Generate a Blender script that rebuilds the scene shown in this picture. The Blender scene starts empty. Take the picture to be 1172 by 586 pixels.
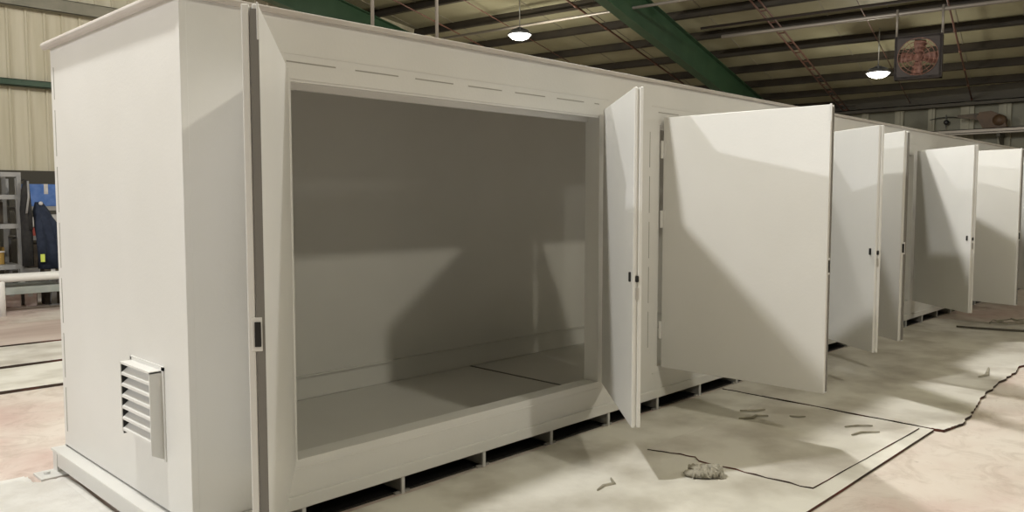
import bpy, bmesh, math, random
from mathutils import Vector, Matrix

random.seed(7)
scene = bpy.context.scene
COL = scene.collection

# ------------------------------------------------------------------ camera, light, exposure
cam_d = bpy.data.cameras.new('camera')
cam_d.sensor_width = 36.0
cam_d.lens = 915.0 / 1172.0 * 36.0
cam_d.clip_start = 0.05
cam_d.clip_end = 200
cam = bpy.data.objects.new('camera', cam_d)
COL.objects.link(cam)
cam.location = (0, 0, 1.6)
cam.rotation_euler = (math.radians(90 - 4.001), 0, math.radians(-45.767))
scene.camera = cam

world = bpy.data.worlds.new('hall_air')
scene.world = world
world.use_nodes = True
world.node_tree.nodes['Background'].inputs[0].default_value = (0.9, 0.93, 1.0, 1)
world.node_tree.nodes['Background'].inputs[1].default_value = 0.05

scene.view_settings.view_transform = 'Standard'
scene.view_settings.look = 'None'
scene.view_settings.gamma = 1.0
scene.view_settings.use_curve_mapping = False
scene.view_settings.exposure = -0.13

WARM = (1.0, 0.945, 0.81)
NEUT = (0.985, 0.985, 1.0)
SOFT = (1.0, 0.98, 0.93)
# high-bay lamps: position of the light, power, colour, label
LAMPS = [
    ((3.08, -4.3, 7.0), 700, WARM, 'round high-bay lamp over the open floor before the open doors'),
    ((-12.4, 7.3, 7.6), 3300, NEUT, 'round high-bay lamp far out beyond the louvred end of the enclosure'),
    ((0.38, 4.1, 7.0), 1250, SOFT, 'round high-bay lamp high above the louvred end of the enclosure'),
    ((13.0, 12.42, 5.24), 240, WARM, 'glowing high-bay lamp above the long roof edge, left of the green rafter'),
    ((19.1, 6.92, 4.49), 140, WARM, 'glowing high-bay lamp beside the caged rust-red fan'),
    ((7.85, 5.15, 6.5), 1150, SOFT, 'round high-bay lamp high above the middle of the enclosure'),
    ((21.0, -5.0, 4.6), 650, WARM, 'round high-bay lamp over the floor beyond the far right doors'),
]

# ------------------------------------------------------------------ helpers
def lin(c):
    c = c / 255.0
    return c / 12.92 if c <= 0.04045 else ((c + 0.055) / 1.055) ** 2.4

def rgb(r, g, b):
    return (lin(r), lin(g), lin(b), 1.0)

def mat(name, col, rough=0.5, metal=0.0, col2=None, scale=4.0, bump=0.0, bscale=None, detail=4.0,
        lo=0.35, hi=0.65, stretch=(1, 1, 1), coat=0.0):
    m = bpy.data.materials.new(name)
    m.use_nodes = True
    nt = m.node_tree
    b = nt.nodes['Principled BSDF']
    b.inputs['Base Color'].default_value = col
    b.inputs['Roughness'].default_value = rough
    b.inputs['Metallic'].default_value = metal
    if coat:
        b.inputs['Coat Weight'].default_value = coat
        b.inputs['Coat Roughness'].default_value = 0.3
    tc = nt.nodes.new('ShaderNodeTexCoord')
    mp = nt.nodes.new('ShaderNodeMapping')
    mp.inputs['Scale'].default_value = stretch
    nt.links.new(tc.outputs['Object'], mp.inputs['Vector'])
    if col2 is not None:
        n = nt.nodes.new('ShaderNodeTexNoise')
        n.inputs['Scale'].default_value = scale
        n.inputs['Detail'].default_value = detail
        r = nt.nodes.new('ShaderNodeValToRGB')
        r.color_ramp.elements[0].position = lo
        r.color_ramp.elements[0].color = col
        r.color_ramp.elements[1].position = hi
        r.color_ramp.elements[1].color = col2
        nt.links.new(mp.outputs[0], n.inputs['Vector'])
        nt.links.new(n.outputs['Fac'], r.inputs['Fac'])
        nt.links.new(r.outputs[0], b.inputs['Base Color'])
    if bump:
        n2 = nt.nodes.new('ShaderNodeTexNoise')
        n2.inputs['Scale'].default_value = bscale or scale
        n2.inputs['Detail'].default_value = 6
        bp = nt.nodes.new('ShaderNodeBump')
        bp.inputs['Strength'].default_value = bump
        bp.inputs['Distance'].default_value = 0.02
        nt.links.new(mp.outputs[0], n2.inputs['Vector'])
        nt.links.new(n2.outputs['Fac'], bp.inputs['Height'])
        nt.links.new(bp.outputs[0], b.inputs['Normal'])
    return m

def obj(name, bm, m, parent=None, smooth=False, recalc=True):
    if recalc:
        bmesh.ops.recalc_face_normals(bm, faces=bm.faces)
    me = bpy.data.meshes.new(name)
    bm.to_mesh(me)
    bm.free()
    if isinstance(m, (list, tuple)):
        for x in m:
            me.materials.append(x)
    else:
        me.materials.append(m)
    if smooth:
        for p in me.polygons:
            p.use_smooth = True
    o = bpy.data.objects.new(name, me)
    COL.objects.link(o)
    if parent is not None:
        o.parent = parent
    return o

def empty(name, loc=(0, 0, 0), rz=0.0):
    o = bpy.data.objects.new(name, None)
    o.empty_display_size = 0.2
    COL.objects.link(o)
    o.location = loc
    o.rotation_euler = (0, 0, rz)
    return o

def tag(o, label, cat, group=None, kind=None):
    o['label'] = label
    o['category'] = cat
    if group:
        o['group'] = group
    if kind:
        o['kind'] = kind
    return o

def struct(o):
    o['kind'] = 'structure'
    return o

def bx(bm, x0, x1, y0, y1, z0, z1, bevel=0.0, mi=0):
    v = [bm.verts.new(p) for p in ((x0, y0, z0), (x1, y0, z0), (x1, y1, z0), (x0, y1, z0),
                                   (x0, y0, z1), (x1, y0, z1), (x1, y1, z1), (x0, y1, z1))]
    fs = [bm.faces.new([v[i] for i in q]) for q in
          ((3, 2, 1, 0), (4, 5, 6, 7), (0, 1, 5, 4), (1, 2, 6, 5), (2, 3, 7, 6), (3, 0, 4, 7))]
    for f in fs:
        f.material_index = mi
    if bevel:
        ed = list({e for f in fs for e in f.edges})
        r = bmesh.ops.bevel(bm, geom=ed, offset=bevel, segments=2, profile=0.5, affect='EDGES')
        for f in r['faces']:
            f.material_index = mi
    return fs

def tube(bm, pts, r, seg=10, caps=True, mi=0):
    pts = [Vector(p) for p in pts]
    rings = []
    up = Vector((0, 0, 1))
    for i, p in enumerate(pts):
        if i == 0:
            t = pts[1] - pts[0]
        elif i == len(pts) - 1:
            t = pts[-1] - pts[-2]
        else:
            t = (pts[i + 1] - pts[i]).normalized() + (pts[i] - pts[i - 1]).normalized()
        t.normalize()
        ref = up if abs(t.z) < 0.95 else Vector((1, 0, 0))
        a = t.cross(ref).normalized()
        b = t.cross(a).normalized()
        rr = r[i] if isinstance(r, (list, tuple)) else r
        rings.append([bm.verts.new(p + a * (rr * math.cos(2 * math.pi * k / seg)) + b * (rr * math.sin(2 * math.pi * k / seg)))
                      for k in range(seg)])
    for i in range(len(rings) - 1):
        for k in range(seg):
            f = bm.faces.new((rings[i][k], rings[i][(k + 1) % seg], rings[i + 1][(k + 1) % seg], rings[i + 1][k]))
            f.material_index = mi
    if caps:
        bm.faces.new(rings[0][::-1]).material_index = mi
        bm.faces.new(rings[-1]).material_index = mi

def lathe(bm, prof, seg=28, cx=0.0, cy=0.0, mi=0):
    rings = []
    for (r, z) in prof:
        if r < 1e-6:
            rings.append([bm.verts.new((cx, cy, z))])
        else:
            rings.append([bm.verts.new((cx + r * math.cos(2 * math.pi * k / seg), cy + r * math.sin(2 * math.pi * k / seg), z))
                          for k in range(seg)])
    for i in range(len(rings) - 1):
        A, B = rings[i], rings[i + 1]
        for k in range(seg):
            k2 = (k + 1) % seg
            if len(A) == 1 and len(B) == 1:
                continue
            if len(A) == 1:
                f = bm.faces.new((A[0], B[k2], B[k]))
            elif len(B) == 1:
                f = bm.faces.new((A[k], A[k2], B[0]))
            else:
                f = bm.faces.new((A[k], A[k2], B[k2], B[k]))
            f.material_index = mi

def prism(bm, poly, axis_vec, mi=0):
    """poly: list of 3D points (planar), extruded along axis_vec"""
    a = [bm.verts.new(p) for p in poly]
    d = Vector(axis_vec)
    b = [bm.verts.new(Vector(p) + d) for p in poly]
    n = len(a)
    bm.faces.new(a[::-1]).material_index = mi
    bm.faces.new(b).material_index = mi
    for i in range(n):
        bm.faces.new((a[i], a[(i + 1) % n], b[(i + 1) % n], b[i])).material_index = mi

# ------------------------------------------------------------------ materials
M = {}
M['paint'] = mat('satin_white_paint', (0.70, 0.695, 0.675, 1), 0.42, col2=(0.735, 0.73, 0.715, 1), scale=1.3, bump=0.04, bscale=60)
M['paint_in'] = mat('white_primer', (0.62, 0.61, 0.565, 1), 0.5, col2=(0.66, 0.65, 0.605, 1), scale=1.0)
M['trim'] = mat('taupe_roof_edge', (0.50, 0.46, 0.43, 1), 0.5, col2=(0.56, 0.53, 0.50, 1), scale=3)
M['seam'] = mat('seam_shadow_gap', (0.34, 0.33, 0.30, 1), 0.8)
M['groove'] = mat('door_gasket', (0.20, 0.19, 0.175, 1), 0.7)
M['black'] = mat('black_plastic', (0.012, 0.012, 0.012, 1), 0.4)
M['steel'] = mat('bright_steel', (0.6, 0.6, 0.58, 1), 0.3, 0.8)
M['darksteel'] = mat('primed_skid_steel', (0.34, 0.33, 0.31, 1), 0.6, col2=(0.44, 0.43, 0.40, 1), scale=6)
M['green'] = mat('green_steel_paint', (0.018, 0.052, 0.022, 1), 0.5, col2=(0.026, 0.066, 0.030, 1), scale=2)
M['girt_olive'] = mat('olive_girt', (0.20, 0.19, 0.14, 1), 0.6, col2=(0.26, 0.24, 0.18, 1), scale=3)
M['purlin'] = mat('brown_purlin_steel', (0.020, 0.015, 0.009, 1), 0.75, col2=(0.034, 0.026, 0.015, 1), scale=2)
M['redpipe'] = mat('red_oxide_pipe', (0.085, 0.036, 0.024, 1), 0.6, col2=(0.13, 0.055, 0.036, 1), scale=5)
M['conduit'] = mat('galvanised_conduit', (0.22, 0.195, 0.165, 1), 0.45, 0.3)
M['rust'] = mat('rust_red_fan_paint', (0.14, 0.062, 0.042, 1), 0.65, col2=(0.21, 0.10, 0.072, 1), scale=8)
M['darkframe'] = mat('dark_fan_housing', (0.026, 0.018, 0.014, 1), 0.7)
M['hoist'] = mat('brown_hoist_paint', (0.045, 0.023, 0.008, 1), 0.6, col2=(0.07, 0.036, 0.013, 1), scale=6)
M['navy'] = mat('navy_cloth', (0.010, 0.016, 0.035, 1), 0.9, col2=(0.018, 0.026, 0.05, 1), scale=12, bump=0.3, bscale=20)
M['darkcloth'] = mat('charcoal_cloth', (0.016, 0.015, 0.016, 1), 0.9, col2=(0.03, 0.028, 0.026, 1), scale=12)
M['hivis'] = mat('yellow_green_reflective', (0.62, 0.72, 0.12, 1), 0.5)
M['rack'] = mat('grey_rack_paint', (0.25, 0.25, 0.25, 1), 0.5, col2=(0.32, 0.31, 0.30, 1), scale=5)
M['rackgreen'] = mat('grey_green_beam_paint', (0.28, 0.31, 0.29, 1), 0.5, col2=(0.36, 0.38, 0.36, 1), scale=5)
M['whitepipe'] = mat('white_pipe', (0.80, 0.79, 0.77, 1), 0.4)
M['carton'] = mat('kraft_carton', (0.30, 0.19, 0.09, 1), 0.8, col2=(0.37, 0.24, 0.12, 1), scale=6)
M['pinkcarton'] = mat('pale_pink_carton', (0.62, 0.46, 0.42, 1), 0.8, col2=(0.70, 0.58, 0.54, 1), scale=12)
M['blue'] = mat('blue_carton', (0.05, 0.14, 0.42, 1), 0.6, col2=(0.10, 0.20, 0.50, 1), scale=9)
M['whitepack'] = mat('white_packaging', (0.66, 0.64, 0.62, 1), 0.6, col2=(0.5, 0.48, 0.47, 1), scale=16)
M['redpack'] = mat('red_packaging', (0.50, 0.09, 0.07, 1), 0.6)
M['darkbin'] = mat('dark_brown_bin', (0.04, 0.03, 0.022, 1), 0.7, col2=(0.08, 0.06, 0.04, 1), scale=9)
M['yellowbin'] = mat('ochre_bin', (0.36, 0.22, 0.05, 1), 0.7)
M['core'] = mat('brown_board_core', (0.050, 0.032, 0.024, 1), 0.9, col2=(0.16, 0.035, 0.022, 1), scale=2.2, lo=0.5, hi=0.68)
M['sheet'] = mat('overspray_sheet', (0.48, 0.445, 0.395, 1), 0.8, col2=(0.71, 0.685, 0.635, 1), scale=2.2, bump=0.5, bscale=6, detail=12, lo=0.33, hi=0.6)
M['sheetwhite'] = mat('overspray_board_white', (0.50, 0.47, 0.41, 1), 0.8, col2=(0.74, 0.72, 0.665, 1), scale=2.2, lo=0.32, hi=0.58, bump=0.4, bscale=7, detail=12)
M['plastic'] = mat('white_plastic_film', (0.68, 0.66, 0.63, 1), 0.35, col2=(0.78, 0.77, 0.75, 1), scale=5, bump=0.9, bscale=6)
M['pinkboard'] = mat('dusty_pink_board', (0.46, 0.36, 0.32, 1), 0.8, col2=(0.62, 0.53, 0.48, 1), scale=1.2, bump=0.2, bscale=5, detail=7, stretch=(0.4, 1.6, 1))
M['scrap'] = mat('dirty_tape', (0.30, 0.28, 0.22, 1), 0.9, col2=(0.40, 0.37, 0.30, 1), scale=20)
M['wad'] = mat('grey_wad', (0.33, 0.31, 0.255, 1), 0.95, col2=(0.48, 0.45, 0.38, 1), scale=30, bump=0.6, bscale=50)
M['darkcord'] = mat('dark_cord', (0.10, 0.09, 0.075, 1), 0.8)
M['cream'] = mat('cream_wall_sheet', (0.53, 0.48, 0.345, 1), 0.55, col2=(0.60, 0.55, 0.42, 1), scale=1.5, stretch=(6, 1, 0.4))
M['housing'] = mat('lamp_housing', (0.12, 0.12, 0.12, 1), 0.4, 0.5)

def emit(name, col, s):
    m = bpy.data.materials.new(name)
    m.use_nodes = True
    b = m.node_tree.nodes['Principled BSDF']
    b.inputs['Base Color'].default_value = (0.8, 0.8, 0.8, 1)
    b.inputs['Emission Color'].default_value = col
    b.inputs['Emission Strength'].default_value = s
    return m
M['lens'] = emit('lamp_lens', (1.0, 0.96, 0.88, 1), 12.0)

# floor: pinkish concrete dusted with white overspray
def floor_material():
    m = bpy.data.materials.new('dusty_concrete')
    m.use_nodes = True
    nt = m.node_tree
    b = nt.nodes['Principled BSDF']
    b.inputs['Roughness'].default_value = 0.75
    tc = nt.nodes.new('ShaderNodeTexCoord')
    n1 = nt.nodes.new('ShaderNodeTexNoise')
    n1.inputs['Scale'].default_value = 0.55
    n1.inputs['Detail'].default_value = 7
    n1.inputs['Roughness'].default_value = 0.62
    r1 = nt.nodes.new('ShaderNodeValToRGB')
    e = r1.color_ramp.elements
    e[0].position = 0.36
    e[0].color = (0.56, 0.425, 0.385, 1)
    e[1].position = 0.66
    e[1].color = (0.74, 0.695, 0.64, 1)
    x = e.new(0.5)
    x.color = (0.66, 0.585, 0.53, 1)
    n2 = nt.nodes.new('ShaderNodeTexNoise')
    n2.inputs['Scale'].default_value = 3.3
    n2.inputs['Detail'].default_value = 8
    n2.inputs['Roughness'].default_value = 0.7
    n2.inputs['Distortion'].default_value = 1.0
    r2 = nt.nodes.new('ShaderNodeValToRGB')
    r2.color_ramp.elements[0].position = 0.32
    r2.color_ramp.elements[0].color = (0.62, 0.56, 0.52, 1)
    r2.color_ramp.elements[1].position = 0.52
    r2.color_ramp.elements[1].color = (1, 1, 1, 1)
    mx = nt.nodes.new('ShaderNodeMixRGB')
    mx.blend_type = 'MULTIPLY'
    mx.inputs['Fac'].default_value = 0.55
    nt.links.new(tc.outputs['Object'], n1.inputs['Vector'])
    nt.links.new(tc.outputs['Object'], n2.inputs['Vector'])
    nt.links.new(n1.outputs['Fac'], r1.inputs['Fac'])
    nt.links.new(n2.outputs['Fac'], r2.inputs['Fac'])
    nt.links.new(r1.outputs[0], mx.inputs[1])
    nt.links.new(r2.outputs[0], mx.inputs[2])
    n3 = nt.nodes.new('ShaderNodeTexNoise')
    n3.inputs['Scale'].default_value = 9.0
    n3.inputs['Detail'].default_value = 9
    n3.inputs['Roughness'].default_value = 0.8
    n3.inputs['Distortion'].default_value = 2.0
    r3 = nt.nodes.new('ShaderNodeValToRGB')
    r3.color_ramp.elements[0].position = 0.30
    r3.color_ramp.elements[0].color = (0.42, 0.37, 0.34, 1)
    r3.color_ramp.elements[1].position = 0.385
    r3.color_ramp.elements[1].color = (1, 1, 1, 1)
    my = nt.nodes.new('ShaderNodeMixRGB')
    my.blend_type = 'MULTIPLY'
    my.inputs['Fac'].default_value = 0.7
    nt.links.new(tc.outputs['Object'], n3.inputs['Vector'])
    nt.links.new(n3.outputs['Fac'], r3.inputs['Fac'])
    nt.links.new(mx.outputs[0], my.inputs[1])
    nt.links.new(r3.outputs[0], my.inputs[2])
    nt.links.new(my.outputs[0], b.inputs['Base Color'])
    bp = nt.nodes.new('ShaderNodeBump')
    bp.inputs['Strength'].default_value = 0.2
    bp.inputs['Distance'].default_value = 0.01
    nt.links.new(n2.outputs['Fac'], bp.inputs['Height'])
    nt.links.new(bp.outputs[0], b.inputs['Normal'])
    return m
M['floor'] = floor_material()

# insulated roof lining / far wall: olive-beige blanket with seams
M['lining'] = mat('roof_blanket', (0.22, 0.205, 0.125, 1), 0.6, col2=(0.28, 0.265, 0.175, 1), scale=0.9, detail=3)
M['farwall'] = mat('wall_blanket', (0.115, 0.112, 0.08, 1), 0.6, col2=(0.15, 0.146, 0.105, 1), scale=1.2)
M['farstrip'] = mat('pale_wall_strip', (0.23, 0.22, 0.165, 1), 0.6)
M['darkbeam'] = mat('dark_eave_beam', (0.05, 0.045, 0.033, 1), 0.7)

# ------------------------------------------------------------------ the hall
XB, XF, YR, YL = -24.0, 25.2, -16.0, 16.8
bm = bmesh.new()
bx(bm, XB, XF + 0.3, YR, YL + 0.3, -0.2, 0.0)
struct(obj('floor', bm, M['floor']))

# roof plane: r runs down the slope, s along the purlins, n is its normal
R_ = Vector((0.972, 0.191, -0.138)).normalized()
S_ = Vector((-0.133, 0.991, 0.0)).normalized()
N_ = R_.cross(S_).normalized()
if N_.z < 0:
    N_ = -N_
EYE = Vector((0, 0, 1.6))
ROOF = 6.62
def rp(a, b, d):
    """point a down the slope, b along the purlins, at offset d from the roof's reference"""
    return EYE + R_ * a + S_ * b + N_ * d
def slab(bm, a0, a1, b0, b1, d0, d1, mi=0):
    v = [bm.verts.new(rp(*p)) for p in ((a0, b0, d0), (a1, b0, d0), (a1, b1, d0), (a0, b1, d0),
                                        (a0, b0, d1), (a1, b0, d1), (a1, b1, d1), (a0, b1, d1))]
    for q in ((3, 2, 1, 0), (4, 5, 6, 7), (0, 1, 5, 4), (1, 2, 6, 5), (2, 3, 7, 6), (3, 0, 4, 7)):
        bm.faces.new([v[i] for i in q]).material_index = mi

bm = bmesh.new()
slab(bm, -32, 32, -26, 26, ROOF, ROOF + 0.15)
# lapped blanket seams run down the slope
for k in range(-2, 13):
    b = k * 1.22 + 0.4
    slab(bm, 8, 30, b - 0.012, b + 0.012, ROOF - 0.012, ROOF + 0.01, 1)
struct(obj('ceiling', bm, [M['lining'], M['girt_olive']]))

# left wall: ribbed cream sheet
bm = bmesh.new()
bx(bm, XB, XF, YL, YL + 0.3, 0.0, 11.5)
struct(obj('wall_left', bm, M['cream']))
bm = bmesh.new()
x = 0.5
while x < 12:
    prism(bm, [(x - 0.030, YL, 0.0), (x - 0.014, YL - 0.035, 0.0), (x + 0.014, YL - 0.035, 0.0), (x + 0.030, YL, 0.0)], (0, 0, 9.0))
    x += 0.305
struct(obj('trim_1', bm, M['cream']))
bm = bmesh.new()
bx(bm, XF, XF + 0.3, YR, YL + 0.3, 0.0, 6.5)
struct(obj('wall_far', bm, M['farwall']))
bm = bmesh.new()
bx(bm, -4, 12, YL - 0.16, YL - 0.036, 0.0, 2.14)
struct(obj('trim_10', bm, M['darkbeam']))
bm = bmesh.new()
bx(bm, XB, XF, YR - 0.3, YR, 0.0, 11.5)
struct(obj('wall_right', bm, M['farwall']))
bm = bmesh.new()
bx(bm, XB - 0.3, XB, YR, YL, 0.0, 12.0)
struct(obj('wall_back', bm, M['farwall']))

# far wall: vertical blanket strips
def far_strip(y, w, z1=4.9):
    bm = bmesh.new()
    bx(bm, XF - 0.10, XF, y - w / 2, y + w / 2, 0.0, z1, 0.006)
    bx(bm, XF - 0.13, XF - 0.10, y - w / 6, y + w / 6, 0.0, z1)
    return bm
for i, (y, w) in enumerate(((9.44, 0.20), (8.46, 0.24), (7.57, 0.18), (6.64, 0.34), (5.72, 0.30), (4.6, 0.2), (10.4, 0.2))):
    struct(obj('trim_%d' % (i + 2), far_strip(y, w), M['farstrip']))
bm = bmesh.new()
bx(bm, XF - 0.30, XF, 0.0, YL, 4.34, 4.75)
bx(bm, XF - 0.42, XF, 0.0, YL, 4.22, 4.30)
struct(obj('trim_9', bm, M['darkbeam']))

# girts on the left wall
def girt(z, h, m, name, label, x1):
    bm = bmesh.new()
    y = YL - 0.036
    t = 0.012
    bx(bm, -2.0, x1, y - 0.20, y, z + h - t, z + h)          # top flange
    bx(bm, -2.0, x1, y - 0.20, y - 0.19, z, z + h)            # web facing the hall
    bx(bm, -2.0, x1, y - 0.20, y, z, z + t)                   # bottom flange
    k = -1.8
    while k < x1:
        bx(bm, k, k + 0.05, y - 0.206, y - 0.20, z + h - 0.05, z + h - 0.02)
        k += 0.305
    o = obj(name, bm, m)
    return tag(o, label, 'steel beam')
girt(5.08, 0.24, M['girt_olive'], 'wall_girt', 'olive steel girt high on the cream ribbed wall', 7.2)
girt(3.66, 0.12, M['green'], 'wall_girt', 'thin green girt across the cream ribbed wall above the shelving', 7.2)

# purlins
a = 14.94 - 1.5 * 3
k = 0
while a < 26.0:
    bm = bmesh.new()
    d1, d0 = ROOF, ROOF - 0.21
    slab(bm, a - 0.006, a + 0.006, -4.0, 17.6, d0, d1)
    slab(bm, a - 0.075, a + 0.006, -4.0, 17.6, d0, d0 + 0.012)
    slab(bm, a - 0.006, a + 0.075, -4.0, 17.6, d1 - 0.012, d1)
    slab(bm, a - 0.075, a - 0.066, -4.0, 17.6, d0, d0 + 0.03)
    o = obj('roof_purlin', bm, M['purlin'])
    tag(o, 'dark brown steel purlin running under the pale roof lining', 'purlin', 'purlins under the sloping roof')
    a += 1.5

# green tapered rafters
def rafter(b, label):
    root = empty('roof_rafter', rp(26.2, b, 4.2))
    tag(root, label, 'rafter')
    inv = Matrix.Translation(-root.location)
    def fin(name, bm):
        bm.transform(inv)
        return obj(name, bm, M['green'], root)
    dT = ROOF - 0.215
    def dB(a):
        return 5.72
    bm = bmesh.new()
    slab(bm, -2, 25.5, b + 0.10, b + 0.14, dB(0), dT)
    fin('web', bm)
    bm = bmesh.new()
    slab(bm, -2, 25.5, b, b + 0.24, dB(0) - 0.025, dB(0))
    fin('bottom_flange', bm)
    bm = bmesh.new()
    slab(bm, -2, 25.5, b, b + 0.24, dT - 0.02, dT)
    fin('top_flange', bm)
rafter(7.10, 'deep green rafter sloping down the roof behind the first pair of doors')
rafter(13.78, 'deep green rafter showing just over the roof edge near the louvred end')

# bracing rods and pipes under the roof
def roof_tube(name, pts, r, m, label, cat):
    bm = bmesh.new()
    tube(bm, [rp(*p) for p in pts], r, 8)
    o = obj(name, bm, m, smooth=True)
    tag(o, label, cat)
    return o
def pipe_line(b, a0, a1, d, r, m, label, twin=False):
    bm = bmesh.new()
    tube(bm, [rp(a0, b, d), rp(a1, b, d)], r, 8)
    if twin:
        tube(bm, [rp(a0, b - 0.16, d), rp(a1, b - 0.16, d)], r, 8)
        s = a0
        while s < a1:
            tube(bm, [rp(s, b, d), rp(s, b - 0.16, d)], r * 0.8, 6)
            s += 0.75
    else:
        s = a0 + 0.4
        while s < a1:
            tube(bm, [rp(s, b, d), rp(s + 0.07, b, d)], r * 1.6, 8)
            s += 1.5
    o = obj('roof_pipe', bm, m, smooth=True)
    return tag(o, label, 'pipe')
pipe_line(8.64, 8, 25.3, 6.28, 0.022, M['redpipe'], 'thin rust-red pipe sloping past the left side of the green rafter')
pipe_line(5.08, 8, 25.3, 6.28, 0.020, M['redpipe'], 'paired rust-red rails with rungs sloping past the right side of the rafter', True)
pipe_line(1.62, 8, 25.0, 6.28, 0.020, M['redpipe'], 'thin rust-red pipe dropping steeply at the right beyond the caged fan')
pipe_line(12.35, 6, 25.3, 6.28, 0.016, M['redpipe'], 'thin rust-red pipe near the hanging rods on the left')
pipe_line(10.9, 6, 25.3, 6.33, 0.010, M['redpipe'], 'finest red-brown line between the hanging rods and the left lamp')
pipe_line(3.2, 8, 25.3, 6.34, 0.010, M['redpipe'], 'finest red-brown line between the rails and the caged fan')
roof_tube('roof_conduit', [(14.4, -3, 6.02), (14.4, 4.9, 6.02), (14.4, 12.5, 6.02)], 0.032, M['conduit'],
          'long pale conduit crossing under the green rafter beside the left lamp', 'conduit')
roof_tube('roof_conduit', [(16.58, -4, 5.95), (16.58, 4.0, 5.95), (16.58, 6.0, 5.95)], 0.040, M['conduit'],
          'long bright conduit that carries the two rods of the caged fan', 'conduit')
roof_tube('roof_conduit', [(16.30, -4, 6.1), (16.30, 6.4, 6.1)], 0.028, M['darkframe'],
          'dark conduit running alongside the bright fan conduit', 'conduit')

# hanging rods behind the enclosure
for (x, y, zb, zt, r, lab) in ((5.82, 8.0, 2.95, 7.30, 0.022, 'pale hanging rod nearest the louvred end'),
                               (6.83, 8.0, 2.95, 7.20, 0.022, 'pale hanging rod second from the louvred end')):
    root = empty('hanging_rod', (x, y, zt))
    tag(root, lab, 'rod')
    bm = bmesh.new()
    tube(bm, [(0, 0, 0), (0, 0, zb - zt)], r, 8)
    obj('rod', bm, M['conduit'], root, True)
    bm = bmesh.new()
    lathe(bm, [(0.0, zb - zt + 0.02), (r * 2.4, zb - zt + 0.02), (r * 2.4, zb - zt - 0.05), (0.0, zb - zt - 0.05)], 8)
    obj('nut', bm, M['steel'], root)

# ------------------------------------------------------------------ lamps
def make_lamp(loc, power, col, label):
    root = empty('high_bay_lamp', loc)
    tag(root, label, 'lamp')
    bm = bmesh.new()
    lathe(bm, [(0.0, 0.16), (0.07, 0.16), (0.08, 0.11), (0.20, 0.08), (0.265, 0.03), (0.265, 0.0), (0.242, 0.0), (0.242, 0.02), (0, 0.02)], 32)
    for k in range(16):
        t = 2 * math.pi * k / 16
        c, s = math.cos(t), math.sin(t)
        prism(bm, [(0.06 * c, 0.06 * s, 0.10), (0.20 * c, 0.20 * s, 0.08), (0.20 * c, 0.20 * s, 0.10), (0.06 * c, 0.06 * s, 0.155)],
              (-0.008 * s, 0.008 * c, 0))
    obj('housing', bm, M['housing'], root)
    bm = bmesh.new()
    lathe(bm, [(0.0, -0.11), (0.10, -0.10), (0.18, -0.07), (0.23, -0.02), (0.24, 0.012), (0.0, 0.014)], 32)
    obj('lens', bm, M['lens'], root, True)
    # rod up to the roof
    p = Vector(loc)
    dist = (ROOF - 0.0 - (p - EYE).dot(N_)) / N_.z
    bm = bmesh.new()
    tube(bm, [(0, 0, 0.15), (0, 0, max(0.3, dist))], 0.012, 8)
    obj('hanger', bm, M['steel'], root, True)
    ld = bpy.data.lights.new('lamp_light', 'POINT')
    ld.energy = power
    ld.color = col
    ld.shadow_soft_size = 0.18
    lo = bpy.data.objects.new('lamp_light', ld)
    COL.objects.link(lo)
    lo.parent = root
    lo.location = (0, 0, -0.32)
for l in LAMPS:
    make_lamp(*l)

# ------------------------------------------------------------------ the enclosure
X0, X1 = 1.48, 19.0
YF, YB = 3.40, 5.12
ZB, ZT = 0.10, 2.46
OPEN = [(2.00, 4.345), (5.07, 7.465), (8.23, 10.67), (11.37, 13.74), (14.50, 16.87)]
OZ0, OZ1 = 0.34, 2.17
TH = 0.12
box = empty('equipment_enclosure', (X0, YF, 0))
tag(box, 'long white-painted steel equipment enclosure on skids with open double doors', 'equipment enclosure')
INV = Matrix.Translation((-X0, -YF, 0))
def part(name, bm, m, parent=None, smooth=False):
    bm.transform(INV)
    return obj(name, bm, m, parent or box, smooth)

# front wall with door openings
bm = bmesh.new()
bx(bm, X0, X1, YF, YF + TH, OZ1, ZT)                       # header
bx(bm, X0, X1, YF, YF + TH, 0.165, OZ0)                    # sill rail
xs = [X0] + [v for o in OPEN for v in o] + [X1]
for i in range(0, len(xs), 2):
    bx(bm, xs[i], xs[i + 1], YF, YF + TH, OZ0, OZ1)        # piers
for (a0, a1) in OPEN:                                      # folded lips round each opening
    bx(bm, a0, a1, YF + TH - 0.02, YF + TH, OZ1 - 0.035, OZ1)
    bx(bm, a0, a1, YF + 0.006, YF + 0.02, OZ1 - 0.012, OZ1)
part('front_wall', bm, M['paint'])
# raised bead along the sill and head, one pair per opening
for (a0, a1) in OPEN:
    bm = bmesh.new()
    bx(bm, a0 - 0.06, a1 + 0.06, YF - 0.004, YF, 0.288, 0.296)
    part('sill_bead', bm, M['paint'])
    bm = bmesh.new()
    bx(bm, a0 - 0.10, a1 + 0.10, YF - 0.003, YF, 2.285, 2.291)
    part('head_bead', bm, M['paint'])
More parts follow.
